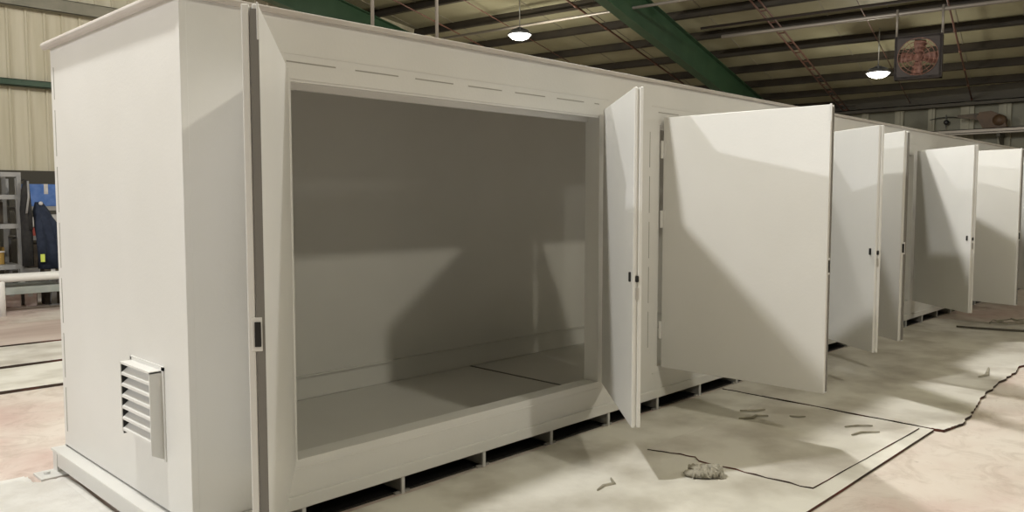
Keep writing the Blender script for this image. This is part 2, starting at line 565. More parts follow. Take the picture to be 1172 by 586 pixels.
# stitched panel seams: a dark hairline in a dashed row, each row one strip broken by painted-over gaps
def seam_row(p0, axis, total, dash, gap):
    k = 0.0
    while k < total - 0.04:
        L = min(dash, total - k)
        bm = bmesh.new()
        if axis == 'x':
            bx(bm, p0[0] + k, p0[0] + k + L, p0[1] - 0.0015, p0[1] + 0.004, p0[2] - 0.003, p0[2] + 0.003)
        elif axis == 'z':
            bx(bm, p0[0] - 0.003, p0[0] + 0.003, p0[1] - 0.0015, p0[1] + 0.004, p0[2] + k, p0[2] + k + L)
        else:
            bx(bm, p0[0] - 0.0015, p0[0] + 0.004, p0[1] - 0.004, p0[1] + 0.004, p0[2] + k, p0[2] + k + L)
        part('seam_dash', bm, M['seam'])
        k += dash + gap
seam_row((OPEN[0][0] - 0.02, YF, 2.249), 'x', 2.36, 0.27, 0.115)
seam_row((OPEN[1][0] - 0.02, YF, 2.249), 'x', 2.36, 0.27, 0.115)
seam_row((OPEN[0][1] + 0.60, YF, 0.5), 'z', 1.6, 0.27, 0.065)
seam_row((X0, YB - 0.048, 0.25), 'e', 2.1, 0.26, 0.06)

# end wall, rear wall, far end
bm = bmesh.new()
bx(bm, X0, X0 + 0.05, YF + TH, YB, 0.165, ZT)
part('end_wall', bm, M['paint'])
bm = bmesh.new()
bx(bm, X1 - 0.05, X1, YF + TH, YB, 0.165, ZT)
part('end_wall', bm, M['paint'])
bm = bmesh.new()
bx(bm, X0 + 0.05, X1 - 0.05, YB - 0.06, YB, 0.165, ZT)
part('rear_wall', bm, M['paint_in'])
# inner kick channel along the rear wall
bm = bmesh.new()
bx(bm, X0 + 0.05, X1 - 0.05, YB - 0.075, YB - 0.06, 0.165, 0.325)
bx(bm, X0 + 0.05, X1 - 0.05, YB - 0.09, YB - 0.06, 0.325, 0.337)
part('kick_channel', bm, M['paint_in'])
# corner post at the near corner
bm = bmesh.new()
bx(bm, X0 - 0.004, X0 + 0.03, YF - 0.004, YF + 0.03, 0.165, ZT, 0.004)
part('corner_post', bm, M['paint'])
# roof with an overhanging rolled edge
bm = bmesh.new()
bx(bm, X0 - 0.02, X1 + 0.02, YF - 0.02, YB + 0.02, ZT, ZT + 0.02)
part('roof_panel', bm, M['trim'])
bm = bmesh.new()
bx(bm, X0 - 0.02, X1 + 0.03, YF - 0.024, YF - 0.002, ZT - 0.006, ZT + 0.022, 0.006)
tube(bm, [(X0 - 0.018, YF - 0.02, ZT + 0.016), (X0 - 0.018, YB + 0.04, ZT + 0.016)], 0.022, 14)
part('roof_edge', bm, M['trim'], smooth=False)
# inner floor plate, with the black joint at the first bay
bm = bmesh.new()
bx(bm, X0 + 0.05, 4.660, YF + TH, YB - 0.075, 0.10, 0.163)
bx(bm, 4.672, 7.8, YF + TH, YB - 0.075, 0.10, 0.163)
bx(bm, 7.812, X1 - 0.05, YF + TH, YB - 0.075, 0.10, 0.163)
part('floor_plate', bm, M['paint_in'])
for xj in (4.651, 7.80):
    bm = bmesh.new()
    bx(bm, xj, xj + 0.022, YF + TH + 0.40, YB - 0.080, 0.162, 0.166)
    part('floor_joint', bm, M['black'])
# base frame: flanged channel all round, standing proud at the end
bm = bmesh.new()
bx(bm, X0 - 0.0, X1, YF - 0.016, YF + TH, ZB, 0.165, 0.004)
bx(bm, X0 - 0.0, X1, YB - 0.01, YB + 0.01, 0.0, 0.165)  # unseen rear skirt, taken down to the floor to block light underneath
bx(bm, X0 - 0.070, X0 + 0.05, YF - 0.016, YB + 0.03, 0.135, 0.152, 0.003)
bx(bm, X0 - 0.052, X0 + 0.05, YF - 0.016, YB + 0.01, 0.045, 0.136)
bx(bm, X1 - 0.05, X1, YF, YB, ZB, 0.165)
part('base_frame', bm, M['paint'])
# cross beams of the skid: each an I-section end standing on the floor
k = 0
x = 2.03
while x < X1 - 0.2:
    bm = bmesh.new()
    bx(bm, x - 0.006, x + 0.006, YF + 0.012, YB, 0.012, ZB)
    bx(bm, x - 0.045, x + 0.055, YF + 0.012, YB, 0.0, 0.012)
    bx(bm, x - 0.045, x + 0.055, YF + 0.012, YB, ZB - 0.012, ZB)
    bx(bm, x - 0.010, x + 0.012, YF + 0.000, YF + 0.012, 0.0, ZB, 0.002, 1)
    part('skid_beam', bm, [M['darksteel'], M['paint']])
    x += 0.612
# black strips added under the base, standing in for the shade there
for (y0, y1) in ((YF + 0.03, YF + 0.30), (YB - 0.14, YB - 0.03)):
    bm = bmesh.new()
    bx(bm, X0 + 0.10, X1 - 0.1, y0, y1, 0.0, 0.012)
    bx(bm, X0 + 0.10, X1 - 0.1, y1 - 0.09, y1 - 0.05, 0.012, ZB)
    part('underside_shade', bm, M['black'])
# levelling foot at the far rear corner of the end
bm = bmesh.new()
bx(bm, X0 - 0.16, X0 + 0.06, YB - 0.10, YB + 0.06, 0.0, 0.014, 0.003)
bx(bm, X0 - 0.055, X0 - 0.045, YB - 0.02, YB + 0.05, 0.014, 0.135)
tube(bm, [(X0 - 0.11, YB - 0.02, 0.014), (X0 - 0.11, YB - 0.02, 0.03)], 0.018, 6)
part('levelling_foot', bm, M['paint'])

# louvred vent hood on the end wall
vent = empty('louver_vent', (0, 0, 0))
vent.parent = box
vx, v0, v1, vz0, vz1, vd = X0, 3.685, 4.04, 0.475, 0.815, 0.060
bm = bmesh.new()
bx(bm, vx - vd, vx, v0, v1, vz1 - 0.006, vz1 + 0.004)                                                  # top
prism(bm, [(vx - vd, v0, vz1), (vx, v0, vz1), (vx, v0, vz0 - 0.075), (vx - vd, v0, vz0 - 0.045)], (0, 0.006, 0))
prism(bm, [(vx - vd, v1, vz1), (vx, v1, vz1), (vx, v1, vz0 - 0.03), (vx - vd, v1, vz0 + 0.0)], (0, -0.006, 0))
bx(bm, vx - 0.006, vx, v0 - 0.022, v0, vz0 - 0.08, vz1 + 0.02)
bx(bm, vx - 0.006, vx, v1, v1 + 0.016, vz0 - 0.02, vz1 + 0.02)
bx(bm, vx - 0.006, vx, v0 - 0.022, v1 + 0.016, vz1 + 0.004, vz1 + 0.024)
part('hood', bm, M['paint'], vent)
bm = bmesh.new()
bx(bm, vx - 0.003, vx - 0.001, v0 + 0.006, v1 - 0.006, vz0, vz1 - 0.006)
bx(bm, vx - vd + 0.004, vx - 0.002, v1 - 0.010, v1 - 0.007, vz0 - 0.01, vz1 - 0.006)  # black liner painted in for the shaded inside of the side plate
part('screen_shade_liner', bm, M['black'], vent)
n = 6
pitch = (vz1 - 0.01 - vz0) / n
for i in range(n):
    zt = vz1 - 0.012 - i * pitch
    bm = bmesh.new()
    prism(bm, [(vx - 0.012, v0 + 0.006, zt), (vx - vd + 0.002, v0 + 0.006, zt - pitch * 0.66),
               (vx - vd + 0.002, v0 + 0.006, zt - pitch * 0.66 - 0.012), (vx - vd + 0.010, v0 + 0.006, zt - pitch * 0.66 - 0.012),
               (vx - vd + 0.010, v0 + 0.006, zt - pitch * 0.66 - 0.002), (vx - 0.006, v0 + 0.006, zt - 0.005)], (0, v1 - v0 - 0.012, 0))
    part('slat', bm, M['paint'], vent)

# door leaves
DZ0, DZ1, DT = 0.335, 2.21, 0.052
def door(hx, hy, fx, fy, side, latch, knob):
    d = Vector((fx - hx, fy - hy))
    w = d.length
    d.normalize()
    nrm = Vector((-d.y, d.x)) * side              # direction of the thickness, away from the seen face
    def P(u, t, z):
        return (hx + d.x * u + nrm.x * t, hy + d.y * u + nrm.y * t, z)
    def obx(bm, u0, u1, t0, t1, z0, z1, bevel=0.0, mi=0):
        fs = bx(bm, u0, u1, t0, t1, z0, z1, bevel, mi)
    Tm = Matrix(((d.x, nrm.x, 0, hx), (d.y, nrm.y, 0, hy), (0, 0, 1, 0), (0, 0, 0, 1)))
    def fin(name, bm, m, parent, smooth=False):
        bm.transform(Tm)
        return part(name, bm, m, parent, smooth)
    bm = bmesh.new()
    bx(bm, 0.008, w, 0.0, 0.020, DZ0, DZ1, 0.004)
    bx(bm, 0.02, w - 0.008, 0.019, 0.030, DZ0 + 0.008, DZ1 - 0.008)
    bx(bm, 0.008, w, 0.029, DT, DZ0, DZ1, 0.004)
    leaf = fin('door', bm, M['paint'], box)
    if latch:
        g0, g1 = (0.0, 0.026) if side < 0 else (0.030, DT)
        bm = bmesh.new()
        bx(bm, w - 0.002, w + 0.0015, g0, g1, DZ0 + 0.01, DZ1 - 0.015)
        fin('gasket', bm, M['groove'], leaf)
    zl = DZ0 + (DZ1 - DZ0) * 0.446
    if latch:
        bm = bmesh.new()
        bx(bm, w - 0.004, w + 0.003, 0.008, 0.042, zl - 0.055, zl + 0.055, 0.002)
        fin('latch_plate', bm, M['paint'], leaf)
        bm = bmesh.new()
        bx(bm, w + 0.002, w + 0.008, 0.012, 0.032, zl - 0.04, zl + 0.04, 0.002)
        fin('latch_slot', bm, M['black'], leaf)
        bm = bmesh.new()
        bx(bm, w - 0.010, w + 0.004, 0.0, 0.006, DZ1 - 0.11, DZ1 + 0.006, 0.002)
        fin('top_bolt', bm, M['paint'], leaf)
    if knob:
        bm = bmesh.new()
        bx(bm, w - 0.070, w - 0.050, -0.012, 0.001, zl - 0.025, zl + 0.03, 0.004)
        fin('handle', bm, M['black'], leaf)
        bm = bmesh.new()
        bx(bm, w - 0.003, w + 0.004, 0.014, 0.034, zl - 0.022, zl + 0.014, 0.006)
        fin('latch_bolt', bm, M['black'], leaf)
        bm = bmesh.new()
        bx(bm, w - 0.003, w + 0.002, 0.014, 0.034, zl - 0.12, zl - 0.05, 0.002)
        fin('latch_plate', bm, M['steel'], leaf)
    for zh in (DZ0 + 0.22, (DZ0 + DZ1) / 2 + 0.12, DZ1 - 0.30):
        bm = bmesh.new()
        hyy = DT + 0.006 if knob or side < 0 else -0.006
        lathe(bm, [(0, zh), (0.011, zh), (0.011, zh + 0.045), (0.009, zh + 0.047), (0.009, zh + 0.05), (0.011, zh + 0.052),
                   (0.011, zh + 0.13), (0, zh + 0.13)], 12, 0.0, hyy)
        bx(bm, 0.0, 0.03, min(hyy, hyy + 0.005) , max(hyy, hyy + 0.005), zh, zh + 0.13)
        fin('hinge', bm, M['paint'], leaf)
#      hinge         free edge      thickness  latch  knob
DOORS = [
    (1.975, 3.375, 1.268, 2.339, -1, True, False),
    (4.355, 3.375, 3.595, 2.575, 1, False, True),
    (5.088, 3.385, 5.112, 2.135, 1, True, False),
    (7.480, 3.375, 6.790, 2.440, 1, False, True),
    (8.215, 3.375, 7.510, 2.480, 1, True, False),
    (10.69, 3.375, 9.935, 2.545, 1, False, True),
    (11.36, 3.375, 11.06, 2.330, 1, True, False),
    (13.76, 3.375, 13.05, 2.520, 1, False, True),
    (14.49, 3.375, 13.95, 2.400, 1, True, False),
]
for dd in DOORS:
    door(*dd)

# ------------------------------------------------------------------ sheets laid on the floor
def wavy(p, q, n, amp, rnd):
    p, q = Vector(p), Vector(q)
    d = q - p
    t = Vector((-d.y, d.x)).normalized()
    out = []
    off = 0.0
    for i in range(n):
        out.append(p + d * (i / n) + t * (off if i else 0.0))
        off = off * 0.6 + rnd.uniform(-amp, amp)
    return out
def sheet(name, corners, z0, th, m, label, cat, amps, seed, ns=14, lip=0.0):
    rnd = random.Random(seed)
    pts = []
    for i, c in enumerate(corners):
        pts += wavy(c, corners[(i + 1) % len(corners)], ns, amps[i], rnd)
    bm = bmesh.new()
    lo = [bm.verts.new((p.x, p.y, z0)) for p in pts]
    hi = [bm.verts.new((p.x, p.y, z0 + th + rnd.uniform(0, lip))) for p in pts]
    n = len(pts)
    cen = sum((Vector((p.x, p.y, 0)) for p in pts), Vector()) / n
    inn = [bm.verts.new((p.x + (cen.x - p.x) * 0.04, p.y + (cen.y - p.y) * 0.04, z0 + th)) for p in pts]
    bm.faces.new(inn).material_index = 0
    bm.faces.new(lo[::-1]).material_index = 1
    for i in range(n):
        j = (i + 1) % n
        bm.faces.new((lo[i], lo[j], hi[j], hi[i])).material_index = 1
        bm.faces.new((hi[i], hi[j], inn[j], inn[i])).material_index = 0
    o = obj(name, bm, [m, M['core']])
    return tag(o, label, cat)

sheet('floor_board', [(0.4, 1.690), (5.93, 1.700), (5.97, 3.36), (2.6, 3.36), (0.4, 3.33)], 0.0, 0.016, M['sheetwhite'],
      'large pale dusted board on the floor with a dark red-brown front edge', 'floor board', (0.002, 0.01, 0.01, 0.01, 0.01), 1)
sheet('masking_sheet', [(4.17, 2.86), (4.20, 2.40), (4.23, 1.81), (5.87, 1.775), (5.92, 2.9)], 0.0165, 0.006, M['sheet'],
      'grey masking sheet with a ragged left edge beside the crumpled wad', 'masking sheet', (0.035, 0.012, 0.002, 0.004, 0.01), 5, 9, 0.004)
sheet('masking_sheet', [(5.96, 1.645), (6.25, 1.60), (7.3, 1.72), (8.87, 1.77), (11.8, 1.75), (11.6, 3.36), (5.99, 3.36), (5.982, 2.80), (5.948, 1.725)],
      0.0, 0.018, M['sheet'], 'grey masking sheet with a jagged front edge beneath the far doors', 'masking sheet',
      (0.003, 0.014, 0.018, 0.014, 0.012, 0.006, 0.0, 0.002, 0.001), 8, 18, 0.003)
sheet('plastic_film', [(-0.6, 2.6), (0.35, 3.1), (1.44, 3.3), (1.44, 4.97), (1.28, 5.00), (1.27, 5.17), (0.1, 5.27), (-0.7, 5.2)], 0.0, 0.006, M['plastic'],
      'crinkled white plastic film on the floor at the louvred end', 'plastic film', (0.02, 0.02, 0.004, 0.004, 0.004, 0.01, 0.02, 0.02), 21, 8, 0.01)

def plank_sheet(x0, x1, y0, y1, th, m, label, seed):
    return sheet('floor_board', [(x0, y0 + 0.05), (x1, y0 + 0.0), (x1 + 0.1, y1), (x0, y1 + 0.05)], 0.0, th, m, label, 'floor board',
                 (0.012, 0.01, 0.01, 0.01), seed, 16, 0.006)
plank_sheet(-1.6, 3.6, 7.53, 8.56, 0.024, M['sheetwhite'], 'white dusted board on the floor beyond the louvred end, nearest of three', 31)
plank_sheet(-1.4, 4.2, 8.585, 9.74, 0.036, M['sheet'], 'grey dusted board lying behind the white board at the far left', 32)
plank_sheet(-1.2, 4.8, 9.77, 11.4, 0.045, M['pinkboard'], 'pinkish board lying nearest the steel rack at the far left', 33)

# ------------------------------------------------------------------ litter on the floor
def wad(x, y, z, seed):
    rnd = random.Random(seed)
    bm = bmesh.new()
    for k in range(26):
        u = rnd.uniform(-0.10, 0.10)
        w = 0.045 * math.sqrt(max(0.05, 1 - (u / 0.13) ** 2))
        pts = []
        a0 = rnd.uniform(-0.4, 0.4)
        for i in range(7):
            t = math.pi * i / 6
            pts.append((u + 0.02 * math.sin(t * 2 + k) + a0 * 0.05 * (t - 1.5), -w * math.cos(t) * 1.3 + rnd.uniform(-0.008, 0.008),
                        0.008 + (0.035 + rnd.uniform(0, 0.018)) * math.sin(t)))
        tube(bm, pts, [0.004, 0.009, 0.012, 0.013, 0.012, 0.009, 0.004], 7)
    bmesh.ops.create_icosphere(bm, subdivisions=3, radius=1.0, matrix=Matrix.Translation((0, 0, 0.02)) @ Matrix.Diagonal((0.115, 0.055, 0.026, 1)))
    for v in bm.verts:
        v.co += Vector((rnd.uniform(-1, 1), rnd.uniform(-1, 1), rnd.uniform(-0.5, 0.5))) * 0.004
        v.co.z = max(v.co.z, 0.0)
    o = obj('crumpled_wad', bm, M['wad'], None, True)
    o.location = (x, y, z)
    o.rotation_euler = (0, 0, math.radians(-45))
    return tag(o, 'crumpled grey wad of twisted masking on the floor before the doors', 'wad')
wad(3.99, 2.35, 0.016, 3)

def strip(name, pts, w, h, m, label, cat):
    bm = bmesh.new()
    L, Rr = [], []
    P = [Vector(p) for p in pts]
    for i, p in enumerate(P):
        t = (P[min(i + 1, len(P) - 1)] - P[max(i - 1, 0)])
        t.z = 0
        t.normalize()
        nn = Vector((-t.y, t.x, 0))
        ww = w * (0.35 if i in (0, len(P) - 1) else 1.0)
        L.append((p + nn * ww, p + nn * ww * 0.6 + Vector((0, 0, h))))
        Rr.append((p - nn * ww, p - nn * ww * 0.6 + Vector((0, 0, h))))
    vl = [[bm.verts.new(a), bm.verts.new(b), bm.verts.new(d), bm.verts.new(c)] for (a, b), (c, d) in zip(L, Rr)]
    for i in range(len(vl) - 1):
        for k in range(4):
            bm.faces.new((vl[i][k], vl[i][(k + 1) % 4], vl[i + 1][(k + 1) % 4], vl[i + 1][k]))
    bm.faces.new(vl[0])
    bm.faces.new(vl[-1][::-1])
    return tag(obj(name, bm, m), label, cat)
zs = 0.027
strip('tape_scrap', [(5.20, 2.78, zs), (5.28, 2.72, zs), (5.36, 2.73, zs), (5.41, 2.66, zs)], 0.014, 0.010, M['scrap'], 'curled tape scrap nearest the free edge of the largest door', 'tape scrap')
strip('tape_scrap', [(5.40, 2.88, zs), (5.48, 2.80, zs), (5.56, 2.76, zs)], 0.014, 0.010, M['scrap'], 'short tape scrap just behind the curled one', 'tape scrap')
strip('tape_scrap', [(5.52, 2.55, zs), (5.56, 2.49, zs), (5.59, 2.46, zs)], 0.012, 0.008, M['scrap'], 'small tape scrap right of the two curled ones', 'tape scrap')
strip('tape_scrap', [(5.36, 2.04, zs), (5.47, 2.02, zs), (5.56, 1.93, zs)], 0.010, 0.008, M['scrap'], 'dark tape scrap lying near the corner of the grey masking sheet', 'tape scrap')
strip('tape_scrap', [(5.52, 2.15, zs), (5.62, 2.10, zs), (5.68, 2.02, zs)], 0.008, 0.008, M['scrap'], 'thin tape scrap behind the dark one at the sheet corner', 'tape scrap')
strip('tape_scrap', [(3.38, 2.64, 0.0165), (3.46, 2.66, 0.0165), (3.53, 2.64, 0.0165), (3.58, 2.70, 0.0165)], 0.012, 0.010, M['scrap'], 'small grey scrap in the bright patch near the first half-open door', 'tape scrap')
strip('tape_scrap', [(7.95, 1.93, 0.022), (8.10, 1.90, 0.022), (8.45, 1.97, 0.022)], 0.020, 0.010, M['scrap'], 'L-shaped pale scrap by the jagged sheet edge', 'tape scrap')
strip('floor_batten', [(10.93, 2.92, 0.0205), (10.97, 2.70, 0.0205), (11.06, 2.35, 0.0205), (11.20, 1.95, 0.0205), (11.5, 1.9, 0.0205)][:4], 0.022, 0.022, M['darkcord'],
      'thin dark batten lying on the floor in front of the cord by the far doors', 'batten')
bm = bmesh.new()
rnd = random.Random(4)
pts = []
for i in range(40):
    t = i * 0.55
    pts.append((11.62 + 0.012 * i * 0.9 + (0.17 + 0.05 * math.sin(i * 1.7)) * math.cos(t) + rnd.uniform(-0.04, 0.04),
                2.62 - 0.010 * i + (0.15 + 0.05 * math.cos(i * 1.3)) * math.sin(t) + rnd.uniform(-0.03, 0.03),
                0.028 + 0.0006 * i + rnd.uniform(0, 0.02)))
tube(bm, pts, 0.007, 6)
tag(obj('cord_tangle', bm, M['scrap'], None, True), 'loose tangle of thin cord on the floor near the far right doors', 'cord')

# ------------------------------------------------------------------ fan, hoist and fixture at the far side
fan = empty('caged_fan', (16.25, 5.16, 4.27))
fan.rotation_euler = (0, 0, math.radians(12))
tag(fan, 'rust-red industrial fan in a dark round cage hung from the bright conduit', 'fan')
bm = bmesh.new()
SZ = 0.40
for (y0, y1, z0, z1) in ((-SZ, -SZ + 0.05, -SZ, SZ), (SZ - 0.05, SZ, -SZ, SZ), (-SZ, SZ, SZ - 0.05, SZ), (-SZ, SZ, -SZ, -SZ + 0.05)):
    bx(bm, -0.13, 0.13, y0, y1, z0, z1, 0.006)
# corner plates with a round mouth
seg = 48
for face_x in (-0.13,):
    ring_i, ring_o = [], []
    for k in range(seg):
        t = 2 * math.pi * k / seg
        c, s = math.cos(t), math.sin(t)
        q = SZ / max(abs(c), abs(s))
        ring_i.append([bm.verts.new((face_x + dx, 0.345 * c, 0.345 * s)) for dx in (0, 0.02)])
        ring_o.append([bm.verts.new((face_x + dx, q * c, q * s)) for dx in (0, 0.02)])
    for k in range(seg):
        j = (k + 1) % seg
        bm.faces.new((ring_i[k][0], ring_i[j][0], ring_o[j][0], ring_o[k][0]))
        bm.faces.new((ring_i[k][1], ring_o[k][1], ring_o[j][1], ring_i[j][1]))
        bm.faces.new((ring_i[k][0], ring_i[k][1], ring_i[j][1], ring_i[j][0]))
obj('housing', bm, M['darkframe'], fan)
bm = bmesh.new()
for r in (0.12, 0.20, 0.28, 0.34):
    tube(bm, [(-0.15, r * math.cos(2 * math.pi * k / 32), r * math.sin(2 * math.pi * k / 32)) for k in range(33)], 0.006, 6, False)
for k in range(8):
    t = math.pi * k / 8 + 0.2
    tube(bm, [(-0.15, 0.35 * math.cos(t), 0.35 * math.sin(t)), (-0.15, -0.35 * math.cos(t), -0.35 * math.sin(t))], 0.004, 6)
obj('guard', bm, M['rust'], fan)
for k in range(4):
    t = math.pi / 2 * k + 0.08
    bm = bmesh.new()
    prof = [(0.05, 0.05, 0.045), (0.16, 0.085, 0.05), (0.27, 0.105, 0.045), (0.325, 0.09, 0.03)]
    rows = []
    for (r, hw, tw) in prof:
        rows.append([bm.verts.new((-0.02 + s * tw, r * math.cos(t) - s * hw * math.sin(t), r * math.sin(t) + s * hw * math.cos(t))) for s in (-1, 0, 1)])
        rows[-1] += [bm.verts.new(v.co + Vector((0.012, 0, 0))) for v in rows[-1]]
    for i in range(len(rows) - 1):
        A, B = rows[i], rows[i + 1]
        for q in (0, 1):
            bm.faces.new((A[q], A[q + 1], B[q + 1], B[q]))
            bm.faces.new((A[q + 3], B[q + 3], B[q + 4], A[q + 4]))
        bm.faces.new((A[0], B[0], B[3], A[3]))
        bm.faces.new((A[2], A[5], B[5], B[2]))
    bm.faces.new((rows[0][0], rows[0][3], rows[0][4], rows[0][1]))
    bm.faces.new((rows[0][1], rows[0][4], rows[0][5], rows[0][2]))
    bm.faces.new((rows[-1][0], rows[-1][1], rows[-1][4], rows[-1][3]))
    bm.faces.new((rows[-1][1], rows[-1][2], rows[-1][5], rows[-1][4]))
    obj('blade', bm, M['rust'], fan, True)
bm = bmesh.new()
lathe(bm, [(0, -0.07), (0.07, -0.07), (0.08, -0.03), (0.08, 0.12), (0.06, 0.16), (0, 0.16)], 20)
bm.transform(Matrix.Rotation(math.radians(90), 4, 'Y'))
obj('motor', bm, M['rust'], fan, True)
for sy in (-1, 1):
    bm = bmesh.new()
    tube(bm, [(0, sy * 0.385, 0.38), (0, sy * 0.385, 0.93)], 0.022, 10)
    obj('hanger', bm, M['conduit'], fan, True)

# crane rail along the far wall with the hoist standing on it
rail = empty('wall_rail', (XF - 0.65, 3.0, 3.42))
tag(rail, 'pale horizontal steel rail along the far wall', 'rail')
bm = bmesh.new()
bx(bm, -0.10, 0.10, -3, 5.6, 0.09, 0.11)
bx(bm, -0.10, 0.10, -3, 5.6, -0.03, -0.01)
bx(bm, -0.012, 0.012, -3, 5.6, -0.01, 0.09)
bx(bm, -0.10, -0.09, -3, 5.6, 0.02, 0.11)
obj('beam', bm, M['conduit'], rail)
for y in (-2.5, 0.2, 2.72, 5.0):
    bm = bmesh.new()
    bx(bm, -0.05, 0.52, y - 0.04, y + 0.04, -0.12, -0.03)
    prism(bm, [(0.0, y - 0.02, -0.12), (0.52, y - 0.02, -0.12), (0.52, y - 0.02, -0.5)], (0, 0.04, 0))
    obj('bracket', bm, M['darkbeam'], rail)
hoist = empty('rail_hoist', (XF - 0.65, 6.02, 3.53))
tag(hoist, 'rust-brown hoist with a jutting arm resting on the far wall rail', 'hoist')
bm = bmesh.new()
prism(bm, [(-0.10, -0.50, 0.0), (-0.10, -0.42, 0.30), (-0.10, -0.28, 0.38), (-0.10, -0.12, 0.46), (-0.10, 0.16, 0.44), (-0.10, 0.22, 0.30), (-0.10, 0.06, 0.0)], (0.2, 0, 0))
obj('body', bm, M['hoist'], hoist)
bm = bmesh.new()
prism(bm, [(-0.06, 0.10, 0.20), (-0.06, 0.22, 0.42), (-0.06, 0.70, 0.40), (-0.06, 0.70, 0.33), (-0.06, 0.40, 0.28)], (0.12, 0, 0))
obj('arm', bm, M['darkbin'], hoist)
bm = bmesh.new()
tube(bm, [(-0.13, -0.32, 0.20), (0.13, -0.32, 0.20)], 0.15, 20)
obj('drum', bm, M['hoist'], hoist, True)
for y in (-0.36, -0.02):
    bm = bmesh.new()
    tube(bm, [(-0.08, y, 0.065), (0.08, y, 0.065)], 0.065, 16)
    obj('wheel', bm, M['darkbin'], hoist, True)
fx = empty('wall_fixture', (XF - 0.10, 7.17, 3.78))
tag(fx, 'small black fixture on crossed brackets on the far wall', 'wall fixture')
bm = bmesh.new()
tube(bm, [(-0.03, -0.42, 0.12), (-0.03, -0.2, 0.16), (-0.03, 0.0, 0.17), (-0.03, 0.2, 0.16), (-0.03, 0.42, 0.12)], 0.012, 6)
tube(bm, [(-0.03, 0, -0.16), (-0.03, 0, 0.24)], 0.012, 6)
tube(bm, [(-0.03, 0, 0.02), (0.1, 0, 0.02)], 0.02, 6)
obj('bracket', bm, M['black'], fx)
bm = bmesh.new()
bmesh.ops.create_uvsphere(bm, u_segments=12, v_segments=8, radius=0.075, matrix=Matrix.Translation((-0.06, -0.02, 0.02)))
obj('lamp_head', bm, M['black'], fx, True)

# ------------------------------------------------------------------ storage at the far left
def rack_unit(x0, x1, y0, y1, zt, shelves, label, m):
    root = empty('storage_rack', (x0, y0, 0))
    tag(root, label, 'shelving')
    inv = Matrix.Translation((-x0, -y0, 0))
    for px in (x0, x1):
        for py in (y0, y1):
            bm = bmesh.new()
            bx(bm, px - 0.03, px + 0.03, py - 0.022, py + 0.022, 0, zt)
            for k in range(int(zt / 0.1)):
                bx(bm, px - 0.012, px + 0.012, py - 0.024, py - 0.022, 0.05 + k * 0.1, 0.08 + k * 0.1)
            bm.transform(inv)
            obj('post', bm, m, root)
    for z in shelves:
        bm = bmesh.new()
        bx(bm, x0, x1, y0 - 0.02, y0 + 0.02, z - 0.07, z, 0.003)
        bx(bm, x0, x1, y1 - 0.02, y1 + 0.02, z - 0.07, z, 0.003)
        bx(bm, x0, x1, y0, y1, z - 0.02, z - 0.002)
        bm.transform(inv)
        obj('shelf', bm, m, root)
    return root
rack_unit(1.9, 3.50, 13.86, 14.7, 2.02, (0.62, 1.24, 1.68, 2.02), 'grey steel storage rack with laden shelves at the far left', M['rack'])
rack_unit(3.66, 5.0, 14.6, 15.2, 1.95, (0.5, 1.02, 1.50), 'grey rack behind the navy jacket stacked with coloured cartons', M['rack'])

def carton(name, x, y, z, w, d, h, m, label, cat, rz=0.0, band=None):
    root = empty(name, (x, y, z), rz)
    tag(root, label, cat)
    bm = bmesh.new()
    bx(bm, -w / 2, w / 2, -d / 2, d / 2, 0, h, 0.006)
    obj('body', bm, m, root)
    bm = bmesh.new()
    prism(bm, [(-0.03, d / 2, h), (-0.03, d / 2, h + 0.002), (-0.03, -d / 2 - 0.002, h + 0.002), (-0.03, -d / 2 - 0.002, h * 0.55),
               (-0.03, -d / 2, h * 0.55), (-0.03, -d / 2, h)], (0.06, 0, 0))
    obj('tape', bm, band or M['whitepack'], root)
    return root
def bin_(x, y, z, w, d, h, m, label, lipm=None):
    root = empty('storage_bin', (x, y, z))
    tag(root, label, 'bin')
    bm = bmesh.new()
    t = 0.008
    bx(bm, -w / 2, w / 2, -d / 2, d / 2, 0, t)
    bx(bm, -w / 2, -w / 2 + t, -d / 2, d / 2, t, h)
    bx(bm, w / 2 - t, w / 2, -d / 2, d / 2, t, h)
    bx(bm, -w / 2, w / 2, d / 2 - t, d / 2, t, h)
    bx(bm, -w / 2, w / 2, -d / 2, -d / 2 + t, t, h * 0.75)
    obj('body', bm, m, root)
    bm = bmesh.new()
    bx(bm, -w / 2 - 0.006, w / 2 + 0.006, -d / 2 - 0.012, -d / 2, h * 0.70, h * 0.78)
    obj('rim', bm, lipm or m, root)
    return root
# left rack contents
bin_(2.55, 14.3, 1.68, 0.34, 0.4, 0.20, M['darkbin'], 'dark bin on the top shelf of the far-left rack, left of its pair')
bin_(2.98, 14.3, 1.68, 0.34, 0.4, 0.22, M['darkbin'], 'dark bin on the top shelf of the far-left rack, beside the post')
carton('storage_carton', 2.50, 14.3, 1.24, 0.30, 0.4, 0.30, M['darkbin'], 'dark carton on the middle shelf of the far-left rack, left one', 'carton')
carton('storage_carton', 2.88, 14.3, 1.24, 0.26, 0.4, 0.26, M['carton'], 'kraft carton in the middle of the middle shelf', 'carton')
carton('storage_carton', 3.22, 14.3, 1.24, 0.24, 0.4, 0.33, M['darkbin'], 'dark carton on the middle shelf against the rack post', 'carton')
bin_(2.55, 14.3, 0.62, 0.40, 0.44, 0.24, M['yellowbin'], 'ochre bin on the low shelf of the far-left rack, left one', M['whitepack'])
bin_(3.08, 14.3, 0.62, 0.50, 0.44, 0.26, M['yellowbin'], 'ochre bin with a pale rim on the low shelf against the post', M['whitepack'])
carton('storage_carton', 3.05, 14.3, 0.0, 0.5, 0.5, 0.42, M['darkbin'], 'dark carton on the floor under the far-left rack', 'carton')
